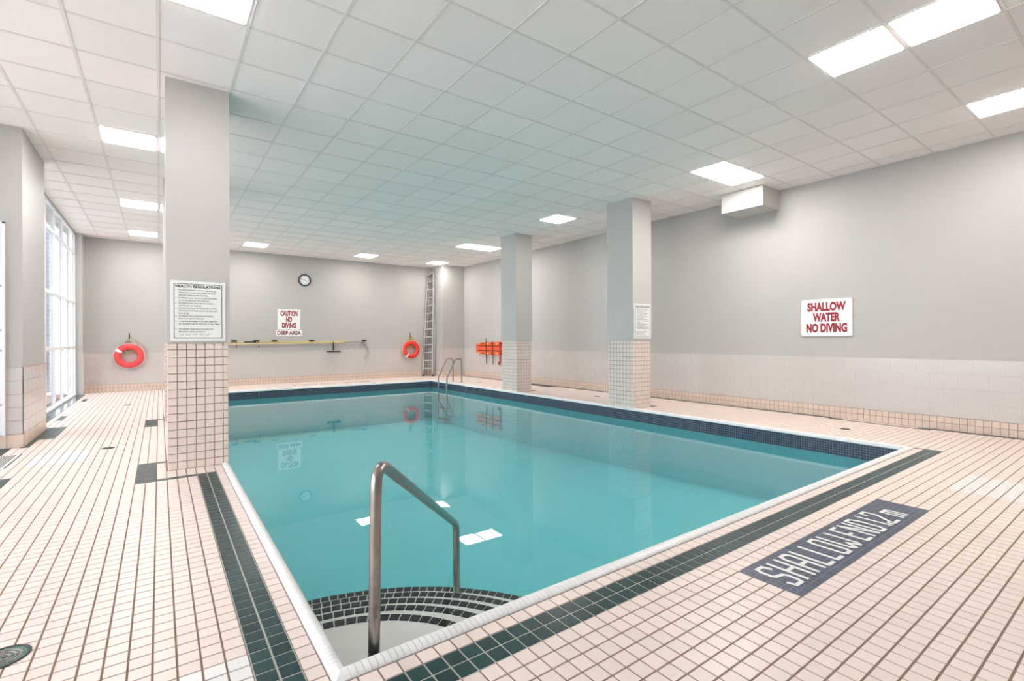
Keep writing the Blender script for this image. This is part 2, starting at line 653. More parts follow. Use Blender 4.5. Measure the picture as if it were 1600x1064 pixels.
# boxed corner pillar
BX, BY = 7.85, 14.90
cm = MB().box(BX + 0.008, XR + 0.01, BY + 0.008, YB + 0.01, -0.1, HT + 0.4)
wall_corner = struct(cm.build('wall_corner', 'wall_paint'), 'boxed out pillar in the far right corner of the pool hall')


def wainscot(parent, o, ax, n, length, zs, pw, first=0.0, name='wall_tile', material='wall_tile', jt=0.0016, h=0.008, off=True, single=True, stuffname=None):
    """rows of wall tiles starting at o running along ax"""
    ax, n, o = Vector(ax), Vector(n), Vector(o)
    cache = {}
    mb = MB()
    for r in range(len(zs) - 1):
        s = first - (pw / 2 if (off and r % 2) else 0)
        while s < length - 0.004:
            a, b = max(s, 0), min(s + pw, length)
            s += pw
            if b - a < 0.02:
                continue
            w, hh = round(b - a - 2 * jt, 4), round(zs[r + 1] - zs[r] - 2 * jt, 4)
            p = o + ax * (a + jt) + Vector((0, 0, zs[r] + jt))
            if single:
                if (w, hh) not in cache:
                    cache[(w, hh)] = MB().plate((0, 0, 0), ax * w, (0, 0, hh), n, h, 0.001).mesh(name, material)
                link(name, cache[(w, hh)], parent, p)
            else:
                mb.plate(p, ax * w, (0, 0, hh), n, h, 0.001)
    if not single and mb.v:
        mb.build(stuffname or name, material, parent, fix=False, kind='stuff')


def grout_panel(parent, o, ax, n, length, z0, z1, material):
    o, ax, n = Vector(o), Vector(ax), Vector(n)
    c = o + ax * (length / 2) + Vector((0, 0, (z0 + z1) / 2)) + n * 0.002
    MB().obox(c, ax * (length / 2), Vector((0, 0, (z1 - z0) / 2)), n * 0.004).build('grout_bed', material, parent)


ZR = [0.182, 0.378, 0.572, 0.768, 0.962]
ZC = [0.0, 0.098, 0.182]
# right wall: large glazed tiles, small cove tiles along the floor
grout_panel(wall_right, (XR + 0.008, YF, 0), (0, 1, 0), (-1, 0, 0), BY - YF, 0.18, 0.963, 'wall_grout')
wainscot(wall_right, (XR + 0.008, -0.6, 0), (0, 1, 0), (-1, 0, 0), BY + 0.6, ZR, 0.30)
grout_panel(wall_right, (XR + 0.008, YF, 0), (0, 1, 0), (-1, 0, 0), BY - YF, -0.002, 0.187, 'column_grout')
wainscot(wall_right, (XR + 0.008, 0.3, 0), (0, 1, 0), (-1, 0, 0), 4.6, ZC, TY, name='cove_tile', material='cove_tile', jt=0.0022, h=0.010, off=False)
wainscot(wall_right, (XR + 0.008, 4.9, 0), (0, 1, 0), (-1, 0, 0), BY - 4.9, ZC, TY, name='cove_tile', material='cove_tile', jt=0.0022, h=0.010, off=False, single=False, stuffname='cove_tiles')
# back wall
grout_panel(wall_back, (-1.478, YB + 0.008, 0), (1, 0, 0), (0, -1, 0), BX + 1.478, 0.18, 0.963, 'wall_grout')
wainscot(wall_back, (-1.478, YB + 0.008, 0), (1, 0, 0), (0, -1, 0), BX + 1.478, ZR, 0.30, off=False)
grout_panel(wall_back, (-1.478, YB + 0.008, 0), (1, 0, 0), (0, -1, 0), BX + 1.478, -0.002, 0.187, 'column_grout')
wainscot(wall_back, (-1.478, YB + 0.008, 0), (1, 0, 0), (0, -1, 0), BX + 1.478, ZC, TY, name='cove_tile', material='cove_tile', jt=0.0022, h=0.010, off=False, single=False, stuffname='cove_tiles')
# corner pillar: face to the camera and the face to the left
for o, ax, n, ln in (((BX, BY + 0.008, 0), (1, 0, 0), (0, -1, 0), XR - BX), ((BX + 0.008, BY, 0), (0, 1, 0), (-1, 0, 0), YB - BY)):
    grout_panel(wall_corner, o, ax, n, ln, 0.18, 0.963, 'wall_grout')
    wainscot(wall_corner, o, ax, n, ln, ZR, 0.30, off=False)
    grout_panel(wall_corner, o, ax, n, ln, -0.002, 0.187, 'column_grout')
    wainscot(wall_corner, o, ax, n, ln, ZC, TY, name='cove_tile', material='cove_tile', jt=0.0022, h=0.010, off=False, single=False, stuffname='cove_tiles')
# pier by the windows
ZP = [0.162, 0.320, 0.478, 0.636, 0.795, 0.953]
for o, ax, n, ln, pw in (((-1.478, 8.178, 0), (1, 0, 0), (0, -1, 0), 0.158, 0.16), ((-1.328, 8.170, 0), (0, 1, 0), (1, 0, 0), 1.41, 0.235)):
    grout_panel(wall_pier, o, ax, n, ln, 0.16, 0.954, 'column_grout')
    wainscot(wall_pier, o, ax, n, ln, ZP, pw, off=False)
for o, ax, n, ln in (((-4.45, 8.178, 0), (1, 0, 0), (0, -1, 0), 3.13), ((-1.328, 8.170, 0), (0, 1, 0), (1, 0, 0), 1.41)):
    grout_panel(wall_pier, o, ax, n, ln, -0.002, 0.162, 'column_grout')
    wainscot(wall_pier, o, ax, n, ln, [0, 0.162], 0.157, name='cove_tile', material='cove_tile', jt=0.002, h=0.010, off=False)
for o, ax, n, ln in (((-1.478, 15.36, 0), (0, 1, 0), (1, 0, 0), 0.40),):
    grout_panel(wall_return, o, ax, n, ln, 0.0, 0.963, 'wall_grout')
    wainscot(wall_return, o, ax, n, ln, [0.0] + ZR, 0.40, off=False)

# white service door set into the pier, with its frame and hinges
door = struct(MB().box(-2.42, -1.492, 8.150, 8.182, 0.165, 2.655).build('door_1', 'door_white'), 'plain white door in the pier beside the windows')
df = MB()
df.box(-1.492, -1.474, 8.135, 8.182, 0.158, 2.672).box(-2.438, -2.42, 8.135, 8.182, 0.158, 2.672).box(-2.438, -1.474, 8.135, 8.182, 2.655, 2.672)
df.build('door_frame', 'window_frame', door)
for z in (0.52, 1.16, 1.40, 1.92):
    MB().lathe((-1.512, 8.150, z), (0, -1, 0), [(0.0, 0.006), (0.010, 0.006), (0.014, 0.0)], 10).build('screw_cap', 'aluminium', door)

# ---- windows: four bays by four rows in grey frames, x = XW
WY = [9.58, 10.62, 11.66, 12.58, 13.55, 14.50, 15.34]
WZ = [0.03, 1.128, 2.171, 3.33, HT]
window = struct(MB().box(XW - 0.10, XW + 0.02, 9.58, 15.36, 0.0, 0.035).build('window_1', 'window_frame'), 'tall grey framed window wall')
for y in WY:
    MB().box(XW - 0.045, XW + 0.005, y - 0.028, y + 0.028, 0.035, HT).build('mullion', 'window_frame', window)
for z in WZ[1:-1] + [HT - 0.03]:
    for k in range(6):
        MB().box(XW - 0.043, XW + 0.003, WY[k] + 0.028, WY[k + 1] - 0.028, z - 0.03, z + 0.03).build('transom', 'window_frame', window)
for k in range(6):
    for r in range(4):
        MB().box(XW - 0.026, XW - 0.020, WY[k] + 0.028, WY[k + 1] - 0.028, WZ[r] + (0.005 if r == 0 else 0.03), WZ[r + 1] - (0.06 if r == 3 else 0.03)).build('pane', 'window_glass', window)
MB().box(XW - 0.25, XW + 0.02, 9.58, 15.36, HT, HT + 0.4).build('head_beam', 'wall_paint', window)

WY2 = [-1.9 + 9.5 * k / 8 for k in range(9)]  # added window wall out of view, put in to bring fill daylight indoors
fill_window = struct(MB().box(XL - 0.12, XL - 0.02, -1.9, 7.6, 0.05, 0.09).build('window_fill_added', 'window_frame'))
for y in WY2:
    MB().box(XL - 0.12, XL - 0.02, y - 0.028, y + 0.028, 0.09, 3.45).build('mullion', 'window_frame', fill_window)
for k in range(8):
    for z in (1.128, 2.171):
        MB().box(XL - 0.11, XL - 0.03, WY2[k] + 0.028, WY2[k + 1] - 0.028, z - 0.03, z + 0.03).build('transom', 'window_frame', fill_window)
    for z0, z1 in ((0.09, 1.098), (1.158, 2.141), (2.201, 3.45)):
        MB().box(XL - 0.078, XL - 0.072, WY2[k] + 0.028, WY2[k + 1] - 0.028, z0, z1).build('pane', 'window_glass', fill_window)

# outside: pale paving and a grey brick building wing
tag(MB().box(-40, XL - T - 0.01, -30, 60, -0.14, -0.05).box(XL - T - 0.01, XW - 0.12, 9.6, 60, -0.14, -0.05).build('patio_paving', 'concrete'), 'pale concrete paving outside the window wall', 'paving')
bw = thing('brick_building', 'grey brick building seen through the leftmost window panes', 'building', (-5.3, 17.4, 0))
MB().box(-9.0, -2.30, 17.2, 17.6, -0.05, 6.0).build('brick_wall', 'far_brick', bw)
MB().box(-9.0, -2.28, 17.15, 17.65, 6.0, 6.12).build('parapet', 'concrete', bw)
MB().box(-3.0, -2.35, 17.16, 17.2, 0.35, 0.95).build('vent_panel', 'grate_grey', bw)

# ---- ceiling: suspended square boards in a metal grid
def gx(n):
    return 1.196 + 0.5988 * n


def gy(m):
    return 3.2677 + 0.6096 * m


ceiling = struct(MB().box(XL - T, XR + T, YF - T, YB + T, HT + 0.25, HT + 0.4).build('ceiling', 'plenum'))
LIGHTS = {(-2, 1), (-3, 7), (-2, 7), (-3, 13), (-2, 13), (-3, 18), (1, 18), (6, 18), (10, 18), (9, 13), (10, 13), (9, 7),
          (9, 1), (10, 1), (6, -3), (6, -4), (10, -4)}
cells = []
for n in range(-10, 13):
    for m in range(-10, 21):
        if (n, m) in LIGHTS:
            continue
        x0, x1 = max(gx(n), XL if gy(m) < 8.1 else XW), min(gx(n + 1), XR)
        y0, y1 = max(gy(m), YF), min(gy(m + 1), YB)
        if x1 - x0 < 0.03 or y1 - y0 < 0.03:
            continue
        a = shown_area([(x0, y0, HT), (x1, y0, HT), (x1, y1, HT), (x0, y1, HT)])
        cells.append((a, x0, x1, y0, y1, (n, m)))
cells.sort(key=lambda c: -c[0])
cache = {}
far = MB()
for k, (a, x0, x1, y0, y1, nm) in enumerate(cells):
    w, h = round(x1 - x0, 4), round(y1 - y0, 4)
    if k < 300:
        mt = 'ceiling_board_new_and_daylit' if nm in ((9, 3), (-4, 15)) else 'ceiling_board'  # one newer tile; the tile near the windows has daylight put into its colour
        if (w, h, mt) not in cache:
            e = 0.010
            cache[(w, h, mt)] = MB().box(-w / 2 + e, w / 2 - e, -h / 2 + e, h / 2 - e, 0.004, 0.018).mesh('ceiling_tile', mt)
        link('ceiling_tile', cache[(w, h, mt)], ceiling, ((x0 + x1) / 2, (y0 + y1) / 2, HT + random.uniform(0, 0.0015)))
    else:
        far.box(x0 + 0.010, x1 - 0.010, y0 + 0.010, y1 - 0.010, HT + 0.004, HT + 0.018)
far.build('ceiling_tiles', 'ceiling_board', ceiling, fix=False, kind='stuff')
for n in range(-9, 13):
    MB().box(gx(n) - 0.012, gx(n) + 0.012, YF, YB, HT, HT + 0.004).build('main_runner', 'grid_metal', ceiling)
    MB().box(gx(n) - 0.002, gx(n) + 0.002, YF, YB, HT + 0.004, HT + 0.04).build('runner_web', 'grid_metal', ceiling)
for m in range(-9, 21):
    MB().box(XL, XR, gy(m) - 0.0115, gy(m) + 0.0115, HT + 0.0006, HT + 0.0042).build('cross_runner', 'grid_metal', ceiling)
MB().box(XR - 0.02, XR + 0.008, YF, YB, HT - 0.001, HT + 0.02).build('edge_trim', 'grid_metal', ceiling)
MB().box(XW, XR, YB - 0.02, YB + 0.008, HT - 0.001, HT + 0.02).build('edge_trim', 'grid_metal', ceiling)

LIGHT_LABEL = {
    (-2, 1): 'lit ceiling panel cut by the top edge above the nearest pillar',
    (-3, 7): 'large lit ceiling panel left of the nearest pillar top',
    (-2, 7): 'sliver of lit ceiling panel at the nearest pillar, beside the larger lit panel',
    (-3, 13): 'lit ceiling panel left of the nearest pillar, midway to the back wall',
    (-2, 13): 'sliver of lit ceiling panel beside the nearest pillar, midway to the back wall',
    (-3, 18): 'small lit ceiling panel above the left life ring',
    (1, 18): 'small lit ceiling panel just right of the nearest pillar by the back wall',
    (6, 18): 'small lit ceiling panel between the clock and the step ladder',
    (10, 18): 'small lit ceiling panel above the step ladder in the far corner',
    (9, 13): 'left panel of the lit pair near the farthest right pillar',
    (10, 13): 'right panel of the lit pair near the farthest right pillar',
    (9, 7): 'single lit ceiling panel between the two right pillars',
    (9, 1): 'left panel of the lit pair beside the white ceiling box',
    (10, 1): 'right panel of the lit pair beside the white ceiling box',
    (6, -3): 'lower left of the two big lit panels at the top right',
    (6, -4): 'upper right of the two big lit panels at the top right',
    (10, -4): 'lit ceiling panel cut by the right edge, above the right wall'}
for (n, m) in sorted(LIGHTS):
    x0, x1, y0, y1 = gx(n) + 0.012, gx(n + 1) - 0.012, gy(m) + 0.012, gy(m + 1) - 0.012
    L = thing('ceiling_light', LIGHT_LABEL[(n, m)], 'ceiling light',
              ((x0 + x1) / 2, (y0 + y1) / 2, HT), 'square recessed ceiling lights')
    w = 0.022
    fr = MB()
    fr.box(x0, x1, y0, y0 + w, HT - 0.002, HT + 0.03).box(x0, x1, y1 - w, y1, HT - 0.002, HT + 0.03)
    fr.box(x0, x0 + w, y0 + w, y1 - w, HT - 0.002, HT + 0.03).box(x1 - w, x1, y0 + w, y1 - w, HT - 0.002, HT + 0.03)
    fr.build('lamp_frame', 'lamp_frame', L)
    MB().box(x0 + w, x1 - w, y0 + w, y1 - w, HT - 0.008, HT + 0.008).build('lamp_diffuser', 'lamp_diffuser', L)
    MB().box(x0 + w, x1 - w, y0 + w, y1 - w, HT + 0.03, HT + 0.08).build('lamp_housing', 'lamp_frame', L)

# ---- boxed bulkhead under the ceiling on the right wall
bk = thing('ceiling_bulkhead', 'white boxed bulkhead under the ceiling on the right wall', 'bulkhead', (8.4, 4.49, 3.49))
MB().box(8.14, XR + 0.006, 4.13, 4.85, 3.494, HT - 0.002).build('box_body', 'bulkhead_paint', bk)
MB().box(8.15, XR + 0.004, 4.14, 4.84, 3.488, 3.494).build('bottom_panel', 'bulkhead_paint', bk)
MB().box(8.134, 8.14, 4.124, 4.856, 3.488, HT - 0.002).build('front_panel', 'bulkhead_paint', bk)

# ================================================================== COLUMNS
COL_LABEL = {
    'A': 'nearest square pillar, painted above a pink tiled foot, carrying the large rules sign',
    'A2': 'square pillar standing hidden behind the nearest pillar, only a sliver showing',
    'C': 'nearer of the two right pillars, tiled foot at the pool edge, small rules sign',
    'B': 'farther of the two right pillars, tiled foot at the pool edge, no sign'}
for key, (x0, x1, y0, y1) in COL.items():
    c = thing('pillar', COL_LABEL[key], 'pillar', ((x0 + x1) / 2, (y0 + y1) / 2, 0), 'square pillars around the pool')
    e = 0.012
    MB().box(x0 - e + 0.002, x1 + e + 0.004, y0 - e, y1 + e, 1.245, HT + 0.2).build('painted_shaft', 'column_paint', c)
    MB().box(x0 + 0.0085, x1 - 0.0085, y0 + 0.0085, y1 - 0.0085, -0.003, 1.245).build('grout_core', 'column_grout', c)
    zs = [-0.002]
    while zs[-1] < 1.243:
        zs.append(min(zs[-1] + 0.0785, 1.2435))
    wainscot(c, (x0 + 0.0005, y0 + 0.008, 0), (1, 0, 0), (0, -1, 0), x1 - x0 - 0.001, zs, TX, name='foot_tile', material='column_tile',
             jt=0.0030, h=0.0078, off=False, single=(key == 'A'), stuffname='foot_tiles')
    for o, ax, n, ln, sn in (((x0 + 0.008, y0 + 0.0005, 0), (0, 1, 0), (-1, 0, 0), y1 - y0 - 0.001, 'side_foot_tiles'),
                             ((x1 - 0.008, y0 + 0.0005, 0), (0, 1, 0), (1, 0, 0), y1 - y0 - 0.001, 'side_foot_tiles'),
                             ((x0 + 0.0005, y1 - 0.008, 0), (1, 0, 0), (0, 1, 0), x1 - x0 - 0.001, 'rear_foot_tiles')):
        wainscot(c, o, ax, n, ln, zs, TX, material='column_tile', jt=0.0030, h=0.0078, off=False, single=False, stuffname=sn)
    # crumbled plaster edge above the tiles
    pl = MB()
    random.seed(key)
    k = x0
    while k < x1:
        w = random.uniform(0.02, 0.06)
        pl.box(k, min(k + w, x1), y0 - 0.008, y0 + 0.004, 1.245 - random.uniform(0.002, 0.012), 1.246)
        k += w
    pl.build('plaster_edge', 'column_paint', c)
random.seed(11)

# ================================================================== POOL
pool = thing('pool_basin', 'rectangular sunken swimming pool with white coping and navy mosaic waterline band', 'swimming pool', ((PX0 + PX1) / 2, (PY0 + PY1) / 2, 0))
DS, DD = -0.95, -1.20
sh = MB()
wt = 0.16
for (x0, x1, y0, y1) in ((PX0 - wt, PX1 + wt, PY0 - wt, PY0), (PX0 - wt, PX1 + wt, PY1, PY1 + wt), (PX0 - wt, PX0, PY0, PY1), (PX1, PX1 + wt, PY0, PY1)):
    sh.box(x0, x1, y0, y1, -2.8, -0.012)
sh.build('basin_walls', 'pool_plaster', pool)
bt = MB()
prof = [(PY0, DS), (6.2, DS - 0.15), (9.6, DD), (PY1, DD)]
vs_, fs_ = [], []
for y, z in prof:
    vs_ += [(PX0, y, z), (PX1, y, z), (PX1, y, z - 0.2), (PX0, y, z - 0.2)]
for k in range(len(prof) - 1):
    a, b = 4 * k, 4 * k + 4
    fs_ += [(a, a + 1, b + 1, b), (a + 3, b + 3, b + 2, a + 2)]
bt.add(vs_, fs_)
bt.build('basin_floor', 'pool_plaster', pool)
# mosaic band: grout strip plus small tiles
gb = MB()
ZB0, ZB1 = -0.215, -0.030
mo = MB()
ms = 0.0305
for o, ax, n, ln in (((PX0, PY1, 0), (1, 0, 0), (0, -1, 0), PX1 - PX0), ((PX1, PY0, 0), (0, 1, 0), (-1, 0, 0), PY1 - PY0),
                     ((PX0, PY0, 0), (0, 1, 0), (1, 0, 0), PY1 - PY0), ((PX0, PY0, 0), (1, 0, 0), (0, 1, 0), PX1 - PX0)):
    o, ax, n = Vector(o), Vector(ax), Vector(n)
    gb.obox(o + ax * (ln / 2) + Vector((0, 0, (ZB0 + ZB1) / 2)) + n * 0.001, ax * (ln / 2), Vector((0, 0, (ZB1 - ZB0) / 2)), n * 0.0015)
    cnt = int(ln / ms)
    p = ln / cnt
    rows = int((ZB1 - ZB0) / ms)
    for i in range(cnt):
        for r in range(rows):
            mo.plate(o + ax * (i * p + 0.0022) + Vector((0, 0, ZB1 - (r + 1) * ms + 0.0022)) + n * 0.002, ax * (p - 0.0044), (0, 0, ms - 0.0044), n, 0.002, 0.0008)
gb.build('mosaic_grout', 'mosaic_grout', pool)
mo.build('mosaic_tiles', 'mosaic_navy', pool, fix=False, kind='stuff')
# coping: narrow rounded white pieces all the way round
CP = 0.0268


def coping_piece(width, run):
    """profile across the edge: t = 0 at the outer joint, t = run at the pool"""
    pr = [(0.0015, -0.004), (0.0025, 0.004), (0.02, 0.012), (run * 0.55, 0.017), (run * 0.80, 0.013), (run * 0.94, 0.002), (run + 0.006, -0.012), (run + 0.008, -0.030), (run - 0.01, -0.034)]
    h = width / 2 - 0.0009
    b = MB()
    n = len(pr)
    b.add([(-h, t, z) for t, z in pr] + [(h, t, z) for t, z in pr], [(i, i + 1, n + i + 1, n + i) for i in range(n - 1)], True)
    b.add([(-h, t, z) for t, z in pr], [tuple(range(n))])
    b.add([(h, t, z) for t, z in pr], [tuple(reversed(range(n)))])
    return b


slots = []
for o, ax, inn, ln, run in (((PX0, CY0), (1, 0), (0, 1), PX1 - PX0, PY0 - CY0), ((CX0, PY0), (0, 1), (1, 0), PY1 - PY0, PX0 - CX0),
                            ((CX1, PY0), (0, 1), (-1, 0), PY1 - PY0, CX1 - PX1), ((PX0, CY1), (1, 0), (0, -1), PX1 - PX0, CY1 - PY1)):
    cnt = int(round(ln / CP))
    p = ln / cnt
    for i in range(cnt):
        x, y = o[0] + ax[0] * (i + 0.5) * p, o[1] + ax[1] * (i + 0.5) * p
        q = [(x + ax[0] * a * p / 2 + inn[0] * b * run, y + ax[1] * a * p / 2 + inn[1] * b * run, 0.01) for a, b in ((-1, 0), (1, 0), (1, 1), (-1, 1))]
        slots.append((shown_area(q), x, y, ax, inn, p, run))
slots.sort(key=lambda s: -s[0])
cache = {}
cst = MB()
for k, (a, x, y, ax, inn, p, run) in enumerate(slots):
    b = coping_piece(p, run)
    vv = [(v[0] * ax[0] + v[1] * inn[0], v[0] * ax[1] + v[1] * inn[1], v[2]) for v in b.v]
    if k < 300:
        key = (ax, inn, round(p, 4), run)
        if key not in cache:
            c2 = MB(); c2.v, c2.f, c2.s = vv, b.f, b.s
            cache[key] = c2.mesh('coping_tile', 'coping_tile')
        link('coping_tile', cache[key], pool, (x, y, 0))
    else:
        o = len(cst.v)
        cst.v += [(v[0] + x, v[1] + y, v[2]) for v in vv]
        cst.f += [tuple(o + i for i in f) for f in b.f]
        cst.s += b.s
cst.build('coping_tiles', 'coping_tile', pool, fix=False, kind='stuff')
cg = MB()
for (x0, x1, y0, y1) in ((CX0, CX1, CY0, PY0), (CX0, CX1, PY1, CY1), (CX0, PX0, PY0, PY1), (PX1, CX1, PY0, PY1)):
    cg.box(x0, x1, y0, y1, -0.035, 0.0015)
cg.build('coping_bed', 'coping_grout', pool)
def coping_profile(run):
    return [(0.0015, -0.004), (0.0025, 0.004), (0.02, 0.012), (run * 0.55, 0.017), (run * 0.80, 0.013), (run * 0.94, 0.002), (run + 0.006, -0.012), (run + 0.008, -0.030)]


for cx, cy, qx, qy in ((CX0, CY0, PX0, PY0), (CX1, CY0, PX1, PY0), (CX1, CY1, PX1, PY1), (CX0, CY1, PX0, PY1)):
    b = MB()
    sx, sy = (1 if qx > cx else -1), (1 if qy > cy else -1)
    pa, pb = coping_profile(abs(qx - cx)), coping_profile(abs(qy - cy))
    mit = [(cx + sx * u[0], cy + sy * v[0], u[1]) for u, v in zip(pa, pb)]
    onx = [(qx if (qx - m[0]) * sx > 0 else m[0], m[1], m[2]) for m in mit]
    ony = [(m[0], qy if (qy - m[1]) * sy > 0 else m[1], m[2]) for m in mit]
    k = len(mit)
    b.add(onx + mit + ony, [(i, i + 1, k + i + 1, k + i) for i in range(k - 1)] + [(k + i, k + i + 1, 2 * k + i + 1, 2 * k + i) for i in range(k - 1)])
    b.build('corner_coping', 'coping_tile', pool)
# quarter-round corner steps with dark nosing tiles
SR = [0.79, 1.03, 1.27, 1.51, 1.75]
SZ = [-0.245, -0.325, -0.41, -0.495, -0.58]
for k in range(5):
    st = MB()
    r1 = SR[k]
    r0 = 0.0 if k == 0 else SR[k - 1] - 0.02
    z1, z0 = SZ[k], -1.25
    N = 40
    top_i, top_o, bot_o = [], [], []
    for i in range(N + 1):
        a = R(90) * i / N
        top_o.append((PX0 + r1 * math.cos(a), PY0 + r1 * math.sin(a), z1))
        bot_o.append((PX0 + r1 * math.cos(a), PY0 + r1 * math.sin(a), z0))
        top_i.append((PX0 + r0 * math.cos(a), PY0 + r0 * math.sin(a), z1))
    n = N + 1
    st.add(top_i + top_o + bot_o, [(i, n + i, n + i + 1, i + 1) for i in range(N)] + [(n + i, 2 * n + i, 2 * n + i + 1, n + i + 1) for i in range(N)])
    step = st.build('step', 'step_plaster', pool)
    nb = 0.052
    cnt = int(r1 * math.pi / 2 / 0.058)
    for i in range(cnt):
        a0, a1 = R(90) * (i + 0.06) / cnt, R(90) * (i + 0.94) / cnt
        tv = []
        for zz in (z1, z1 + 0.004):
            for a, r in ((a0, r1 - nb), (a0, r1 + 0.003), (a1, r1 + 0.003), (a1, r1 - nb)):
                tv.append((PX0 + r * math.cos(a), PY0 + r * math.sin(a), zz))
        nt_ = MB().add(tv, [(4, 5, 6, 7), (0, 1, 5, 4), (1, 2, 6, 5), (2, 3, 7, 6), (3, 0, 4, 7)])
        nt_.add([(tv[1][0], tv[1][1], z1), (tv[2][0], tv[2][1], z1), (tv[2][0], tv[2][1], z1 - 0.03), (tv[1][0], tv[1][1], z1 - 0.03)], [(0, 1, 2, 3)])
        nt_.build('nosing_tile', 'step_tile', step)
# return inlet in the right wall
MB().box(PX1 - 0.010, PX1 - 0.004, 3.66, 3.90, -0.175, -0.135).build('inlet_slot', 'skimmer_blue', pool)
# the water
wb = MB().box(PX0 - 0.05, PX1 + 0.05, PY0 - 0.05, PY1 + 0.05, -1.90, ZW)
tag(wb.build('pool_water', 'pool_water'), 'still turquoise water filling the swimming pool', 'water')

# ================================================================== RAILS
hr = thing('pool_handrail', 'single bent stainless handrail over the round corner steps', 'handrail', (0.72, 1.99, SZ[0]))
b1, b2 = Vector((0.716, 1.985, SZ[0])), Vector((1.715, 3.065, SZ[4]))
t1 = Vector((0.742, 2.012, 0.755))
t2 = Vector((1.715, 3.065, -0.055))
d = (b2 - b1); d.z = 0; d.normalize()
path = fillet([b1, t1 + d * 0.00, t2, b2], [0.085, 0.10], 12)
MB().tube(path, 0.0245, 20).build('rail', 'stainless', hr)
for b in (b1, b2):
    MB().lathe(b + Vector((0, 0, 0.004)), (0, 0, 1), [(0.052, 0), (0.050, 0.008), (0.030, 0.016), (0.026, 0.022)], 20).build('flange', 'stainless', hr)

pl = thing('pool_ladder', 'pair of stainless grab rails over the far right pool edge', 'pool ladder', (7.0, 12.93, 0))
for yy in (13.20, 12.67):
    p = fillet([(7.30, yy, 0.0), (7.30, yy, 0.70), (7.10, yy, 0.70), (6.80, yy, 0.14), (6.80, yy, -1.12)], [0.10, 0.10, 0.10], 6)
    rl = MB().tube(p, 0.021, 12).build('rail', 'stainless_dull', pl)
    MB().lathe((7.30, yy, 0.0), (0, 0, 1), [(0.045, 0), (0.043, 0.01), (0.022, 0.02)], 14).build('flange', 'stainless_dull', rl)
for zz in (-0.45, -0.75, -1.05):
    MB().box(6.76, 6.86, 12.67, 13.20, zz - 0.02, zz).build('tread', 'stainless_dull', pl)

# ================================================================== DECK FITTINGS
def drain(x, y, r, label, m1='drain_metal'):
    dr = thing('floor_drain', label, 'floor drain', (x, y, 0), 'round floor drains in the deck')
    MB().lathe((x, y, 0), (0, 0, 1), [(r, -0.003), (r, 0.003), (r * 0.86, 0.004), (r * 0.84, 0.001)], 28).build('rim', 'drain_metal', dr)
    pl_ = MB()
    pl_.lathe((x, y, 0), (0, 0, 1), [(r * 0.85, 0.0008), (0.0001, 0.0008)], 28)
    pl_.build('plate', m1, dr)
    for q in (0.66, 0.48, 0.30):
        MB().lathe((x, y, 0), (0, 0, 1), [(r * q + r * 0.05, 0.001), (r * q + r * 0.05, 0.003), (r * q - r * 0.05, 0.003), (r * q - r * 0.05, 0.001)], 24).build('grate_ring', 'stainless_dull' if r > 0.07 else 'drain_metal', dr)
    MB().bar((x - r * 0.8, y, 0.002), (x + r * 0.8, y, 0.002), 0.006, 0.003, (0, 1, 0)).build('grate_bar', 'stainless_dull', dr)
    MB().bar((x, y - r * 0.8, 0.002), (x, y + r * 0.8, 0.002), 0.006, 0.003, (1, 0, 0)).build('grate_bar', 'stainless_dull', dr)


drain(-0.515, 2.77, 0.088, 'large round floor drain with green tinge in the lower left corner', 'drain_green')
drain(-0.496, 7.47, 0.062, 'small dark round drain left of the nearest pillar, beside the white tile patch')
drain(-0.51, 12.28, 0.062, 'small round drain in the deck below the left life ring')
drain(7.72, 2.785, 0.058, 'small round drain in the deck near the right wall')
drain(7.83, 7.63, 0.058, 'small round drain between the two right pillars')
drain(7.713, 12.34, 0.058, 'small round drain near the pool ladder')

gr = thing('floor_grating', 'slotted floor grating in a white surround at the left edge', 'floor grating', (-1.34, 7.25, 0))
MB().box(-1.46, -1.22, 6.86, 7.66, -0.002, 0.0025).build('surround', 'white_tile', gr)
for k in range(7):
    x = -1.435 + k * 0.022
    MB().box(x, x + 0.012, 6.90, 7.62, 0.0025, 0.005).build('slat', 'grate_grey', gr)
MB().box(-1.262, -1.246, 6.88, 7.64, 0.0025, 0.006).build('edge_strip', 'grate_grey', gr)

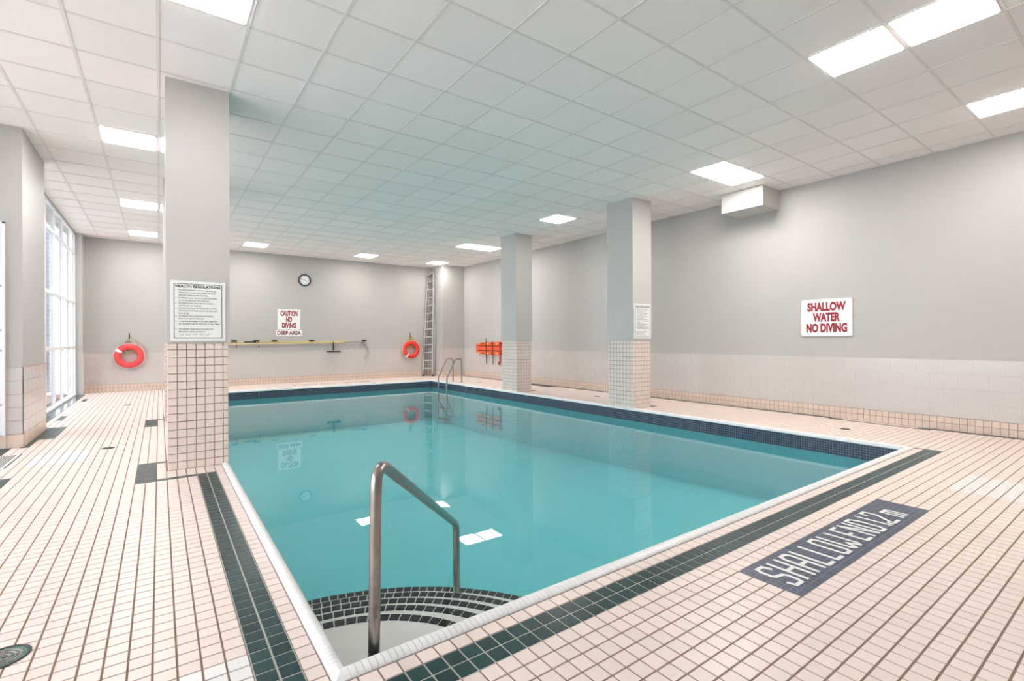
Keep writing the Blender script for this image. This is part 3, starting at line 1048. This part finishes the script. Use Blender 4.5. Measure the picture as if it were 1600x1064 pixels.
# deck marker: blue mosaic with white lettering
dm = thing('deck_marker', 'blue mosaic depth marker lettered in white, set in the near deck', 'deck marker', ((JX0 + JX1) / 2, (JY0 + JY1) / 2, 0))
MB().box(JX0, JX1, JY0, JY1, -0.006, -0.0012).build('grout_bed', 'marker_grout', dm)
mz = MB()
nx, ny = 52, 9
px_, py_ = (JX1 - JX0) / nx, (JY1 - JY0) / ny
for i in range(nx):
    for j in range(ny):
        mz.tile(JX0 + i * px_ + 0.0010, JX0 + (i + 1) * px_ - 0.0010, JY0 + j * py_ + 0.0010, JY0 + (j + 1) * py_ - 0.0010, 0.0, 0.003, 0.0006)
mz.build('mosaic_tiles', 'marker_blue', dm, fix=False, kind='stuff')
LET = {
    'S': (0.9, [[(1, .80), (.82, 1), (.15, 1), (0, .85), (0, .60), (.15, .52), (.85, .46), (1, .36), (1, .14), (.85, 0), (.15, 0), (0, .18)]]),
    'H': (0.9, [[(0, 0), (0, 1)], [(1, 0), (1, 1)], [(0, .5), (1, .5)]]),
    'A': (0.9, [[(0, 0), (0, .85), (.2, 1), (.8, 1), (1, .85), (1, 0)], [(0, .45), (1, .45)]]),
    'L': (0.75, [[(0, 1), (0, 0), (1, 0)]]),
    'O': (0.9, [[(.15, 0), (0, .12), (0, .88), (.15, 1), (.85, 1), (1, .88), (1, .12), (.85, 0), (.15, 0)]]),
    'W': (1.25, [[(0, 1), (0, .12), (.22, 0), (.5, .28), (.78, 0), (1, .12), (1, 1)]]),
    'E': (0.75, [[(1, 1), (0, 1), (0, 0), (1, 0)], [(0, .5), (.7, .5)]]),
    'N': (0.9, [[(0, 0), (0, 1), (1, 0), (1, 1)]]),
    'D': (0.9, [[(0, 0), (0, 1), (.75, 1), (1, .8), (1, .2), (.75, 0), (0, 0)]]),
    '1': (0.0, [[(0, 0), (0, 1)]]),
    '.': (0.0, [[(0, 0), (0, .12)]]),
    '2': (0.85, [[(0, .80), (.15, 1), (.85, 1), (1, .85), (1, .62), (0, .14), (0, 0), (1, 0)]]),
    'm': (1.0, [[(0, 0), (0, .62), (.42, .62), (.5, .52), (.5, 0)], [(.5, .52), (.58, .62), (.92, .62), (1, .5), (1, 0)]])}
ly0, lh, sw, cw, gap = JY0 + 0.066, 0.205, 0.0225, 0.088, 0.050
x = JX0 + 0.085
lt = MB()
zs_ = 0.0
for word in ('SHALLOW', 'END', '1.2', 'm'):
    for ch in word:
        w, strokes = LET[ch]
        w *= cw
        for st in strokes:
            for (ax_, ay_), (bx_, by_) in zip(st[:-1], st[1:]):
                a, b = Vector((x + ax_ * w, ly0 + ay_ * lh, 0.0010 + zs_)), Vector((x + bx_ * w, ly0 + by_ * lh, 0.0010 + zs_))
                zs_ = (zs_ + 0.00013) % 0.0012
                t = (b - a).normalized() * (sw * 0.32)
                lt.bar(a - t, b + t, sw, 0.0012, (-(b - a).y, (b - a).x, 0))
        x += w + gap * (0.75 if ch in '.1' else 1)
    x += 0.040
lt.build('lettering', 'marker_white', dm)

# ================================================================== SIGNS
def board(root, name, o, ux, w, h, n, th, material):
    o, ux, n = Vector(o), Vector(ux), Vector(n)
    return MB().obox(o + ux * (w / 2) + Vector((0, 0, h / 2)) + n * (th / 2), ux * (w / 2), Vector((0, 0, h / 2)), n * (th / 2)).build(name, material, root)


def border(root, o, ux, w, h, n, inset, t, material, lift):
    o, ux, n = Vector(o) + Vector(n) * lift, Vector(ux), Vector(n)
    up = Vector((0, 0, 1))
    mb = MB()
    i = inset
    for a, b, c_, d_ in ((i, w - i, i, i + t), (i, w - i, h - i - t, h - i), (i, i + t, i + t, h - i - t), (w - i - t, w - i, i + t, h - i - t)):
        mb.obox(o + ux * ((a + b) / 2) + up * ((c_ + d_) / 2), ux * ((b - a) / 2), up * ((d_ - c_) / 2), n * 0.0005)
    mb.build('border', material, root)


UP = Vector((0, 0, 1))
RULES = [('1.', ['NO PERSON INFECTED WITH A COMMUNICABLE', 'DISEASE OR HAVING OPEN SORES ON HIS OR', 'HER BODY SHALL ENTER THE POOL.']),
         ('2.', ['NO PERSON SHALL BRING A GLASS CONTAINER', 'ONTO THE DECK OR INTO THE POOL.']),
         ('3.', ['NO PERSON SHALL POLLUTE THE WATER IN', 'THE POOL IN ANY MANNER.']),
         ('4.', ['SPITTING, SPOUTING OF WATER AND BLOWING', 'THE NOSE IN THE POOL OR ON THE DECK ARE', 'PROHIBITED.']),
         ('5.', ['NO PERSON SHALL ENGAGE IN BOISTEROUS', 'PLAY IN OR ABOUT THE POOL.']),
         ('6.', ['THE MAXIMUM NUMBER OF BATHERS PERMITTED', 'ON THE DECK AND IN THE POOL AT ANY TIME IS', '']),
         ('7.', ['THE NEAREST TELEPHONE AVAILABLE FOR', 'EMERGENCY USE IS LOCATED AT'])]


def rules_sign(o, w, h, label):
    o = Vector(o)
    n = Vector((0, -1, 0))
    ux = Vector((1, 0, 0))
    s = thing('rules_sign', label, 'sign', o, 'pool health regulations signs')
    board(s, 'panel', o, ux, w, h, n, 0.006, 'sign_white')
    border(s, o, ux, w, h, n, 0.028, 0.0055, 'sign_black', 0.0064)
    q = o + n * 0.0066
    tl = MB()
    write(tl, 'HEALTH REGULATIONS', q + ux * (w / 2) + UP * (h - 0.066), ux, UP, w=w - 0.085, cap=0.024, bold=0.04, align='c')
    tl.build('heading', 'sign_black', s)
    z = h - 0.098
    lh_ = (h - 0.098 - 0.045) / 17.6
    mxl = max(len(r) for _, b in RULES for r in b)
    for num, body in RULES:
        tx = MB()
        write(tx, num, q + ux * 0.042 + UP * z, ux, UP, cap=lh_ * 0.48, bold=0.012)
        for row in body:
            if row:
                write(tx, row, q + ux * 0.066 + UP * z, ux, UP, w=(w - 0.115) * len(row) / mxl, cap=lh_ * 0.50, bold=0.012)
            z -= lh_
        tx.build('rule_text', 'sign_black', s)
    # handwritten line: a thin wavering pen stroke
    hw = MB()
    zz = z + 0.2 * lh_
    pts = []
    for k in range(90):
        t = k / 89
        if int(t * 24) % 5 == 4:
            if len(pts) > 2:
                hw.tube(pts, 0.0011, 4)
            pts = []
        else:
            pts.append(q + ux * (0.068 + t * (w - 0.20)) + UP * (zz + 0.006 * math.sin(t * 95) + 0.004 * math.sin(t * 41)))
    if len(pts) > 2:
        hw.tube(pts, 0.0011, 4)
    hw.build('handwriting', 'sign_black', s)


rules_sign((0.086, 5.787, 1.262), 0.464, 0.594, 'large framed white rules sign headed HEALTH REGULATIONS on the nearest pillar')
rules_sign((6.952, 5.847, 1.275), 0.455, 0.63, 'smaller looking white rules sign on the nearer right pillar')

# SHALLOW WATER NO DIVING, right wall
sw_ = thing('shallow_water_sign', 'white sign with red letters SHALLOW WATER NO DIVING on the right wall', 'sign', (8.70, 3.4, 1.30))
o, ux, n = Vector((XR + 0.006, 3.772, 1.300)), Vector((0, -1, 0)), Vector((-1, 0, 0))
W_, H_ = 0.742, 0.595
board(sw_, 'panel', o, ux, W_, H_, n, 0.010, 'sign_white')
fm = MB()
for a, b, c_, d_ in ((0, W_, 0, 0.022), (0, W_, H_ - 0.022, H_), (0, 0.022, 0.022, H_ - 0.022), (W_ - 0.022, W_, 0.022, H_ - 0.022)):
    fm.obox(o + n * 0.011 + ux * ((a + b) / 2) + UP * ((c_ + d_) / 2), ux * ((b - a) / 2), UP * ((d_ - c_) / 2), n * 0.006)
fm.build('frame', 'sign_white', sw_)
tx = MB()
q = o + n * 0.0106
write(tx, 'SHALLOW', q + ux * (W_ / 2) + UP * 0.410, ux, UP, w=0.560, cap=0.128, bold=0.055, align='c')
write(tx, 'WATER', q + ux * (W_ / 2) + UP * 0.240, ux, UP, w=0.395, cap=0.128, bold=0.055, align='c')
write(tx, 'NO DIVING', q + ux * (W_ / 2) + UP * 0.068, ux, UP, w=0.595, cap=0.128, bold=0.055, align='c')
tx.build('lettering', 'sign_red', sw_)
for a, b in ((0.011, 0.011), (W_ - 0.011, 0.011), (0.011, H_ - 0.011), (W_ - 0.011, H_ - 0.011)):
    MB().lathe(o + ux * a + UP * b + n * 0.017, n, [(0.007, 0), (0.005, 0.004), (0.0, 0.005)], 8).build('screw', 'stainless_dull', sw_)

# CAUTION NO DIVING and DEEP AREA, back wall
cs = thing('caution_sign', 'white sign with dark red letters CAUTION NO DIVING on the back wall', 'sign', (3.15, YB, 1.6))
o, ux, n = Vector((2.838, YB + 0.006, 1.600)), Vector((1, 0, 0)), Vector((0, -1, 0))
W_, H_ = 0.625, 0.598
board(cs, 'panel', o, ux, W_, H_, n, 0.008, 'sign_white')
tx = MB()
q = o + n * 0.0086
write(tx, 'CAUTION', q + ux * (W_ / 2) + UP * 0.405, ux, UP, w=0.475, cap=0.145, bold=0.050, align='c')
write(tx, 'NO', q + ux * (W_ / 2) + UP * 0.228, ux, UP, w=0.165, cap=0.145, bold=0.050, align='c')
write(tx, 'DIVING', q + ux * (W_ / 2) + UP * 0.050, ux, UP, w=0.385, cap=0.145, bold=0.050, align='c')
tx.build('lettering', 'sign_red', cs)
da = thing('deep_area_sign', 'low white strip sign lettered DEEP AREA under the caution sign', 'sign', (3.15, YB, 1.4))
o = Vector((2.795, YB + 0.006, 1.405))
board(da, 'panel', o, ux, 0.722, 0.178, n, 0.006, 'sign_white')
tx = MB()
write(tx, 'DEEP AREA', o + n * 0.0066 + ux * 0.361 + UP * 0.040, ux, UP, w=0.655, cap=0.105, bold=0.040, align='c')
tx.build('lettering', 'sign_maroon', da)

# ================================================================== THINGS ON THE WALLS
ck = thing('wall_clock', 'round black rimmed clock with white face high on the back wall', 'clock', (3.597, YB, 3.10))
c0 = Vector((3.597, YB + 0.006, 3.105))
nY = Vector((0, -1, 0))
MB().lathe(c0, nY, [(0.182, 0), (0.182, 0.030), (0.170, 0.042), (0.148, 0.040), (0.146, 0.016)], 40).build('rim', 'clock_rim', ck)
MB().lathe(c0, nY, [(0.150, 0.014), (0.0001, 0.014)], 40).build('face', 'clock_face', ck)
for h in range(12):
    a = R(30) * h
    dv = Vector((math.sin(a), 0, math.cos(a)))
    MB().bar(c0 + nY * 0.016 + dv * 0.108, c0 + nY * 0.016 + dv * 0.132, 0.014 if h % 3 == 0 else 0.009, 0.002, nY.cross(dv)).build('hour_mark', 'clock_rim', ck)
for nm, ln, ang, wd in (('hour_hand', 0.072, 118, 0.012), ('minute_hand', 0.112, 292, 0.009)):
    dv = Vector((math.sin(R(ang)), 0, math.cos(R(ang))))
    MB().bar(c0 + nY * 0.020 - dv * 0.02, c0 + nY * 0.020 + dv * ln, wd, 0.002, nY.cross(dv)).build(nm, 'clock_rim', ck)


def life_ring(cx, cz, label, material, ropemat, bands):
    yr = YB - 0.078
    lr = thing('life_ring', label, 'life ring', (cx, YB, cz), 'life rings on the back wall')
    c = Vector((cx, yr, cz))
    ring = [c + Vector((math.cos(2 * math.pi * k / 48), 0, math.sin(2 * math.pi * k / 48))) * 0.235 for k in range(48)]
    MB().tube(ring, 0.072, 16, closed=True).build('ring', material, lr)
    for a in bands:
        seg = [c + Vector((math.cos(R(a + d_)), 0, math.sin(R(a + d_)))) * 0.235 for d_ in (-7, -3, 0, 3, 7)]
        MB().tube(seg, 0.0745, 16, caps=False).build('band', 'sign_white', lr)
    rp = []
    for k in range(73):
        a = 2 * math.pi * k / 72
        bulge = 0.308 + 0.014 * abs(math.sin(2 * a))
        rp.append(c + Vector((math.cos(a) * bulge, -0.01, math.sin(a) * bulge)))
    MB().tube(rp[:-1], 0.006, 6, closed=True).build('grab_line', 'sign_white', lr)
    hk = c + Vector((0, 0.05, 0.44))
    MB().bar(hk + Vector((0, 0.02, -0.02)), hk + Vector((0, 0.02, 0.14)), 0.022, 0.012, (1, 0, 0)).build('hook_plate', 'black_plastic', lr)
    hkp = fillet([hk + Vector((0, 0.02, 0.0)), hk + Vector((0, -0.05, -0.02)), hk + Vector((0, -0.07, 0.03))], 0.02, 4)
    MB().tube(hkp, 0.008, 8).build('hook', 'black_plastic', lr)
    # coil of throw rope hung on the hook behind the ring
    for k in range(4):
        cc = c + Vector((0.012 * (k - 1.5), 0.035 + 0.006 * k, 0.26 - 0.012 * k))
        lp = [cc + Vector((math.cos(2 * math.pi * q_ / 24) * (0.085 + 0.012 * k), 0, math.sin(2 * math.pi * q_ / 24) * (0.145 + 0.02 * k))) for q_ in range(24)]
        MB().tube(lp, 0.008, 6, closed=True).build('rope_coil', ropemat, lr)
    MB().tube(fillet([hk + Vector((0, -0.03, 0)), c + Vector((0.10, -0.05, 0.33)), c + Vector((0.2, -0.02, 0.24))], 0.1, 5), 0.006, 6).build('rope_end', ropemat, lr)


life_ring(-0.62, 0.895, 'faded red life ring hanging on the back wall near the windows', 'ring_red_faded', 'rope', (148,))
life_ring(7.035, 0.940, 'bright red life ring on the back wall next to the step ladder', 'ring_red', 'rope_yellow', (232,))

# rescue poles on brackets along the back wall
yp = YB - 0.055
rp_ = thing('rescue_pole', 'long yellow rescue pole ending in a looped metal crook on the back wall', 'rescue pole', (3.2, yp, 1.24))
MB().tube([(1.30, yp, 1.232), (5.02, yp, 1.232)], 0.017, 10).build('pole', 'pole_yellow', rp_)
cr_out = [(4.98, yp, 1.240), (5.16, yp, 1.245), (5.30, yp, 1.225), (5.44, yp, 1.13), (5.535, yp, 1.00), (5.565, yp, 0.88), (5.53, yp, 0.76), (5.465, yp, 0.672)]
cr_in = [(5.425, yp, 0.690), (5.475, yp, 0.79), (5.505, yp, 0.89), (5.475, yp, 1.00), (5.40, yp, 1.10), (5.28, yp, 1.19), (5.15, yp, 1.218), (4.98, yp, 1.222)]
MB().tube(fillet([Vector(p) for p in cr_out + cr_in], 0.06, 4), 0.0075, 8).build('crook', 'stainless_dull', rp_)
MB().tube([(4.90, yp, 1.232), (5.06, yp, 1.232)], 0.020, 10).build('ferrule', 'aluminium', rp_)
MB().tube([(1.95, yp, 1.232), (2.25, yp, 1.232)], 0.0185, 10).build('grip', 'black_plastic', rp_)
yb_ = YB - 0.105
bp_ = thing('brush_pole', 'yellow pool pole with a hanging brush head on the back wall', 'brush pole', (3.2, yb_, 1.2))
MB().tube([(1.30, yb_, 1.168), (4.72, yb_, 1.205)], 0.016, 10).build('pole', 'pole_yellow', bp_)
MB().bar((4.416, yb_, 1.23), (4.416, yb_, 0.945), 0.040, 0.030, (1, 0, 0)).build('brush_neck', 'black_plastic', bp_)
MB().obox((4.417, yb_, 0.925), (0.208, 0, 0), (0, 0.035, 0), (0, 0, 0.012)).build('brush_head', 'black_plastic', bp_)
bm_ = MB()
for k in range(26):
    bm_.box(4.217 + k * 0.016, 4.225 + k * 0.016, yb_ - 0.03, yb_ + 0.03, 0.897, 0.914)
bm_.build('bristles', 'grate_grey', bp_, kind='stuff')
for k, x in enumerate((1.70, 2.27, 2.74, 3.79, 5.42)):
    pbk = thing('pole_bracket', ['black wall bracket at the pillar end of the rescue pole', 'second black pole bracket from the nearest pillar', 'black pole bracket below the caution sign',
                                 'black pole bracket midway between the caution sign and the brush', 'black pole bracket past the metal crook'][k], 'bracket', (x, YB, 1.255), 'brackets for the poles')
    MB().box(x - 0.075, x + 0.075, YB - 0.014, YB, 1.238, 1.285).build('plate', 'black_plastic', pbk)
    MB().box(x - 0.065, x + 0.065, YB - 0.125, YB - 0.014, 1.256, 1.272).build('arm', 'black_plastic', pbk)
    if k in (0, 1):
        MB().bar((x + 0.05, YB - 0.11, 1.26), (x + 0.055, YB - 0.11, 1.06), 0.018, 0.008, (1, 0, 0)).build('strap', 'strap_dark', pbk)

# orange rescue board strapped to the right wall
rb = thing('rescue_board', 'orange rescue spine board strapped to the right wall by the far pillar', 'rescue board', (8.66, 13.2, 0.8))
zc = 0.985
outline = [(14.03, 0.12), (13.99, 0.165), (13.5, 0.19), (12.9, 0.205), (12.3, 0.205), (12.12, 0.17), (12.08, 0.10), (12.08, -0.10), (12.12, -0.17), (12.3, -0.205), (12.9, -0.205), (13.5, -0.19), (13.99, -0.165), (14.03, -0.12)]
bd = MB()
nn = len(outline)
xa, xb = XR - 0.055, XR - 0.006
bd.add([(xa, y, zc + z) for y, z in outline] + [(xb, y, zc + z) for y, z in outline],
       [tuple(range(nn)), tuple(reversed(range(nn, 2 * nn)))] + [(i, (i + 1) % nn, nn + (i + 1) % nn, nn + i) for i in range(nn)])
bd.build('board', 'board_orange', rb)
for z in (0.075, 0.0, -0.075):
    MB().box(xa - 0.006, xa + 0.002, 12.2, 13.9, zc + z - 0.014, zc + z + 0.014).build('rib', 'board_slot' if z else 'board_orange', rb)
for k in range(7):
    y = 12.25 + k * 0.27
    for sgn in (1, -1):
        MB().box(xa - 0.004, xa + 0.002, y - 0.055, y + 0.055, zc + sgn * 0.155 - 0.020, zc + sgn * 0.155 + 0.020).build('handle_slot', 'board_slot' if k % 2 else 'board_edge', rb)
for y, ln in ((13.40, 0.50), (13.02, 0.50)):
    st = MB().box(xa - 0.012, xa - 0.005, y - 0.025, y + 0.025, zc - 0.22, zc + 0.22)
    st.box(xa - 0.012, xa - 0.006, y - 0.02 - 0.02, y + 0.02 - 0.02, zc - ln, zc - 0.22)
    st.build('strap', 'strap_dark', rb)
rs = MB().box(xa - 0.014, xa - 0.005, 12.56, 12.63, zc - 0.44, zc + 0.22)
rs.build('red_strap', 'strap_red', rb)
MB().lathe((xa - 0.02, 12.63, zc - 0.46), (1, 0, 0), [(0.0, -0.03), (0.045, -0.022), (0.055, 0.0), (0.045, 0.022), (0.0, 0.03)], 14).build('buckle', 'strap_red', rb)
MB().tube([(XR - 0.02, 13.47, zc + 0.34), (XR - 0.03, 13.46, zc + 0.20)], 0.010, 6).build('hanger', 'black_plastic', rb)

# ================================================================== STEP LADDER IN THE CORNER
sl = thing('step_ladder', 'tall folded aluminium step ladder standing in the far right corner', 'step ladder', (7.6, 15.5, 0))
fl_b, fr_b = Vector((7.50, 15.70, 0.0)), Vector((7.72, 15.40, 0.0))
fl_t, fr_t = Vector((7.70, 15.70, 3.50)), Vector((7.80, 15.44, 3.58))
side = (fr_b - fl_b).normalized()
outw = Vector((side.y, -side.x, 0))
for a, b in ((fl_b, fl_t), (fr_b, fr_t)):
    rail = MB().bar(a, b, 0.085, 0.028, outw).build('rail', 'aluminium', sl)
    MB().obox(a + Vector((0, 0, 0.03)), side * 0.022, outw * 0.05, Vector((0, 0, 0.03))).build('rubber_foot', 'black_plastic', rail)
for k in range(12):
    t = (0.28 + k * 0.275) / 3.55
    MB().bar(fl_b.lerp(fl_t, t), fr_b.lerp(fr_t, t), 0.03, 0.085, (0, 0, 1)).build('tread', 'aluminium', sl)
MB().bar(fl_t + UP * 0.03, fr_t + UP * 0.03, 0.05, 0.16, (0, 0, 1)).build('top_cap', 'aluminium', sl)
back = -outw * 0.16
for a, b, k in ((fl_b, fl_t, 0.12), (fr_b, fr_t, 0.0)):
    MB().bar(a + side * k * 0.3 + back * 0.9, b + back, 0.075, 0.03, outw).build('rear_rail', 'aluminium', sl)
for k in range(6):
    t = (0.4 + k * 0.55) / 3.55
    MB().bar(fl_b.lerp(fl_t, t) + back, fr_b.lerp(fr_t, t) + back, 0.02, 0.02, (0, 0, 1)).build('brace', 'aluminium', sl)
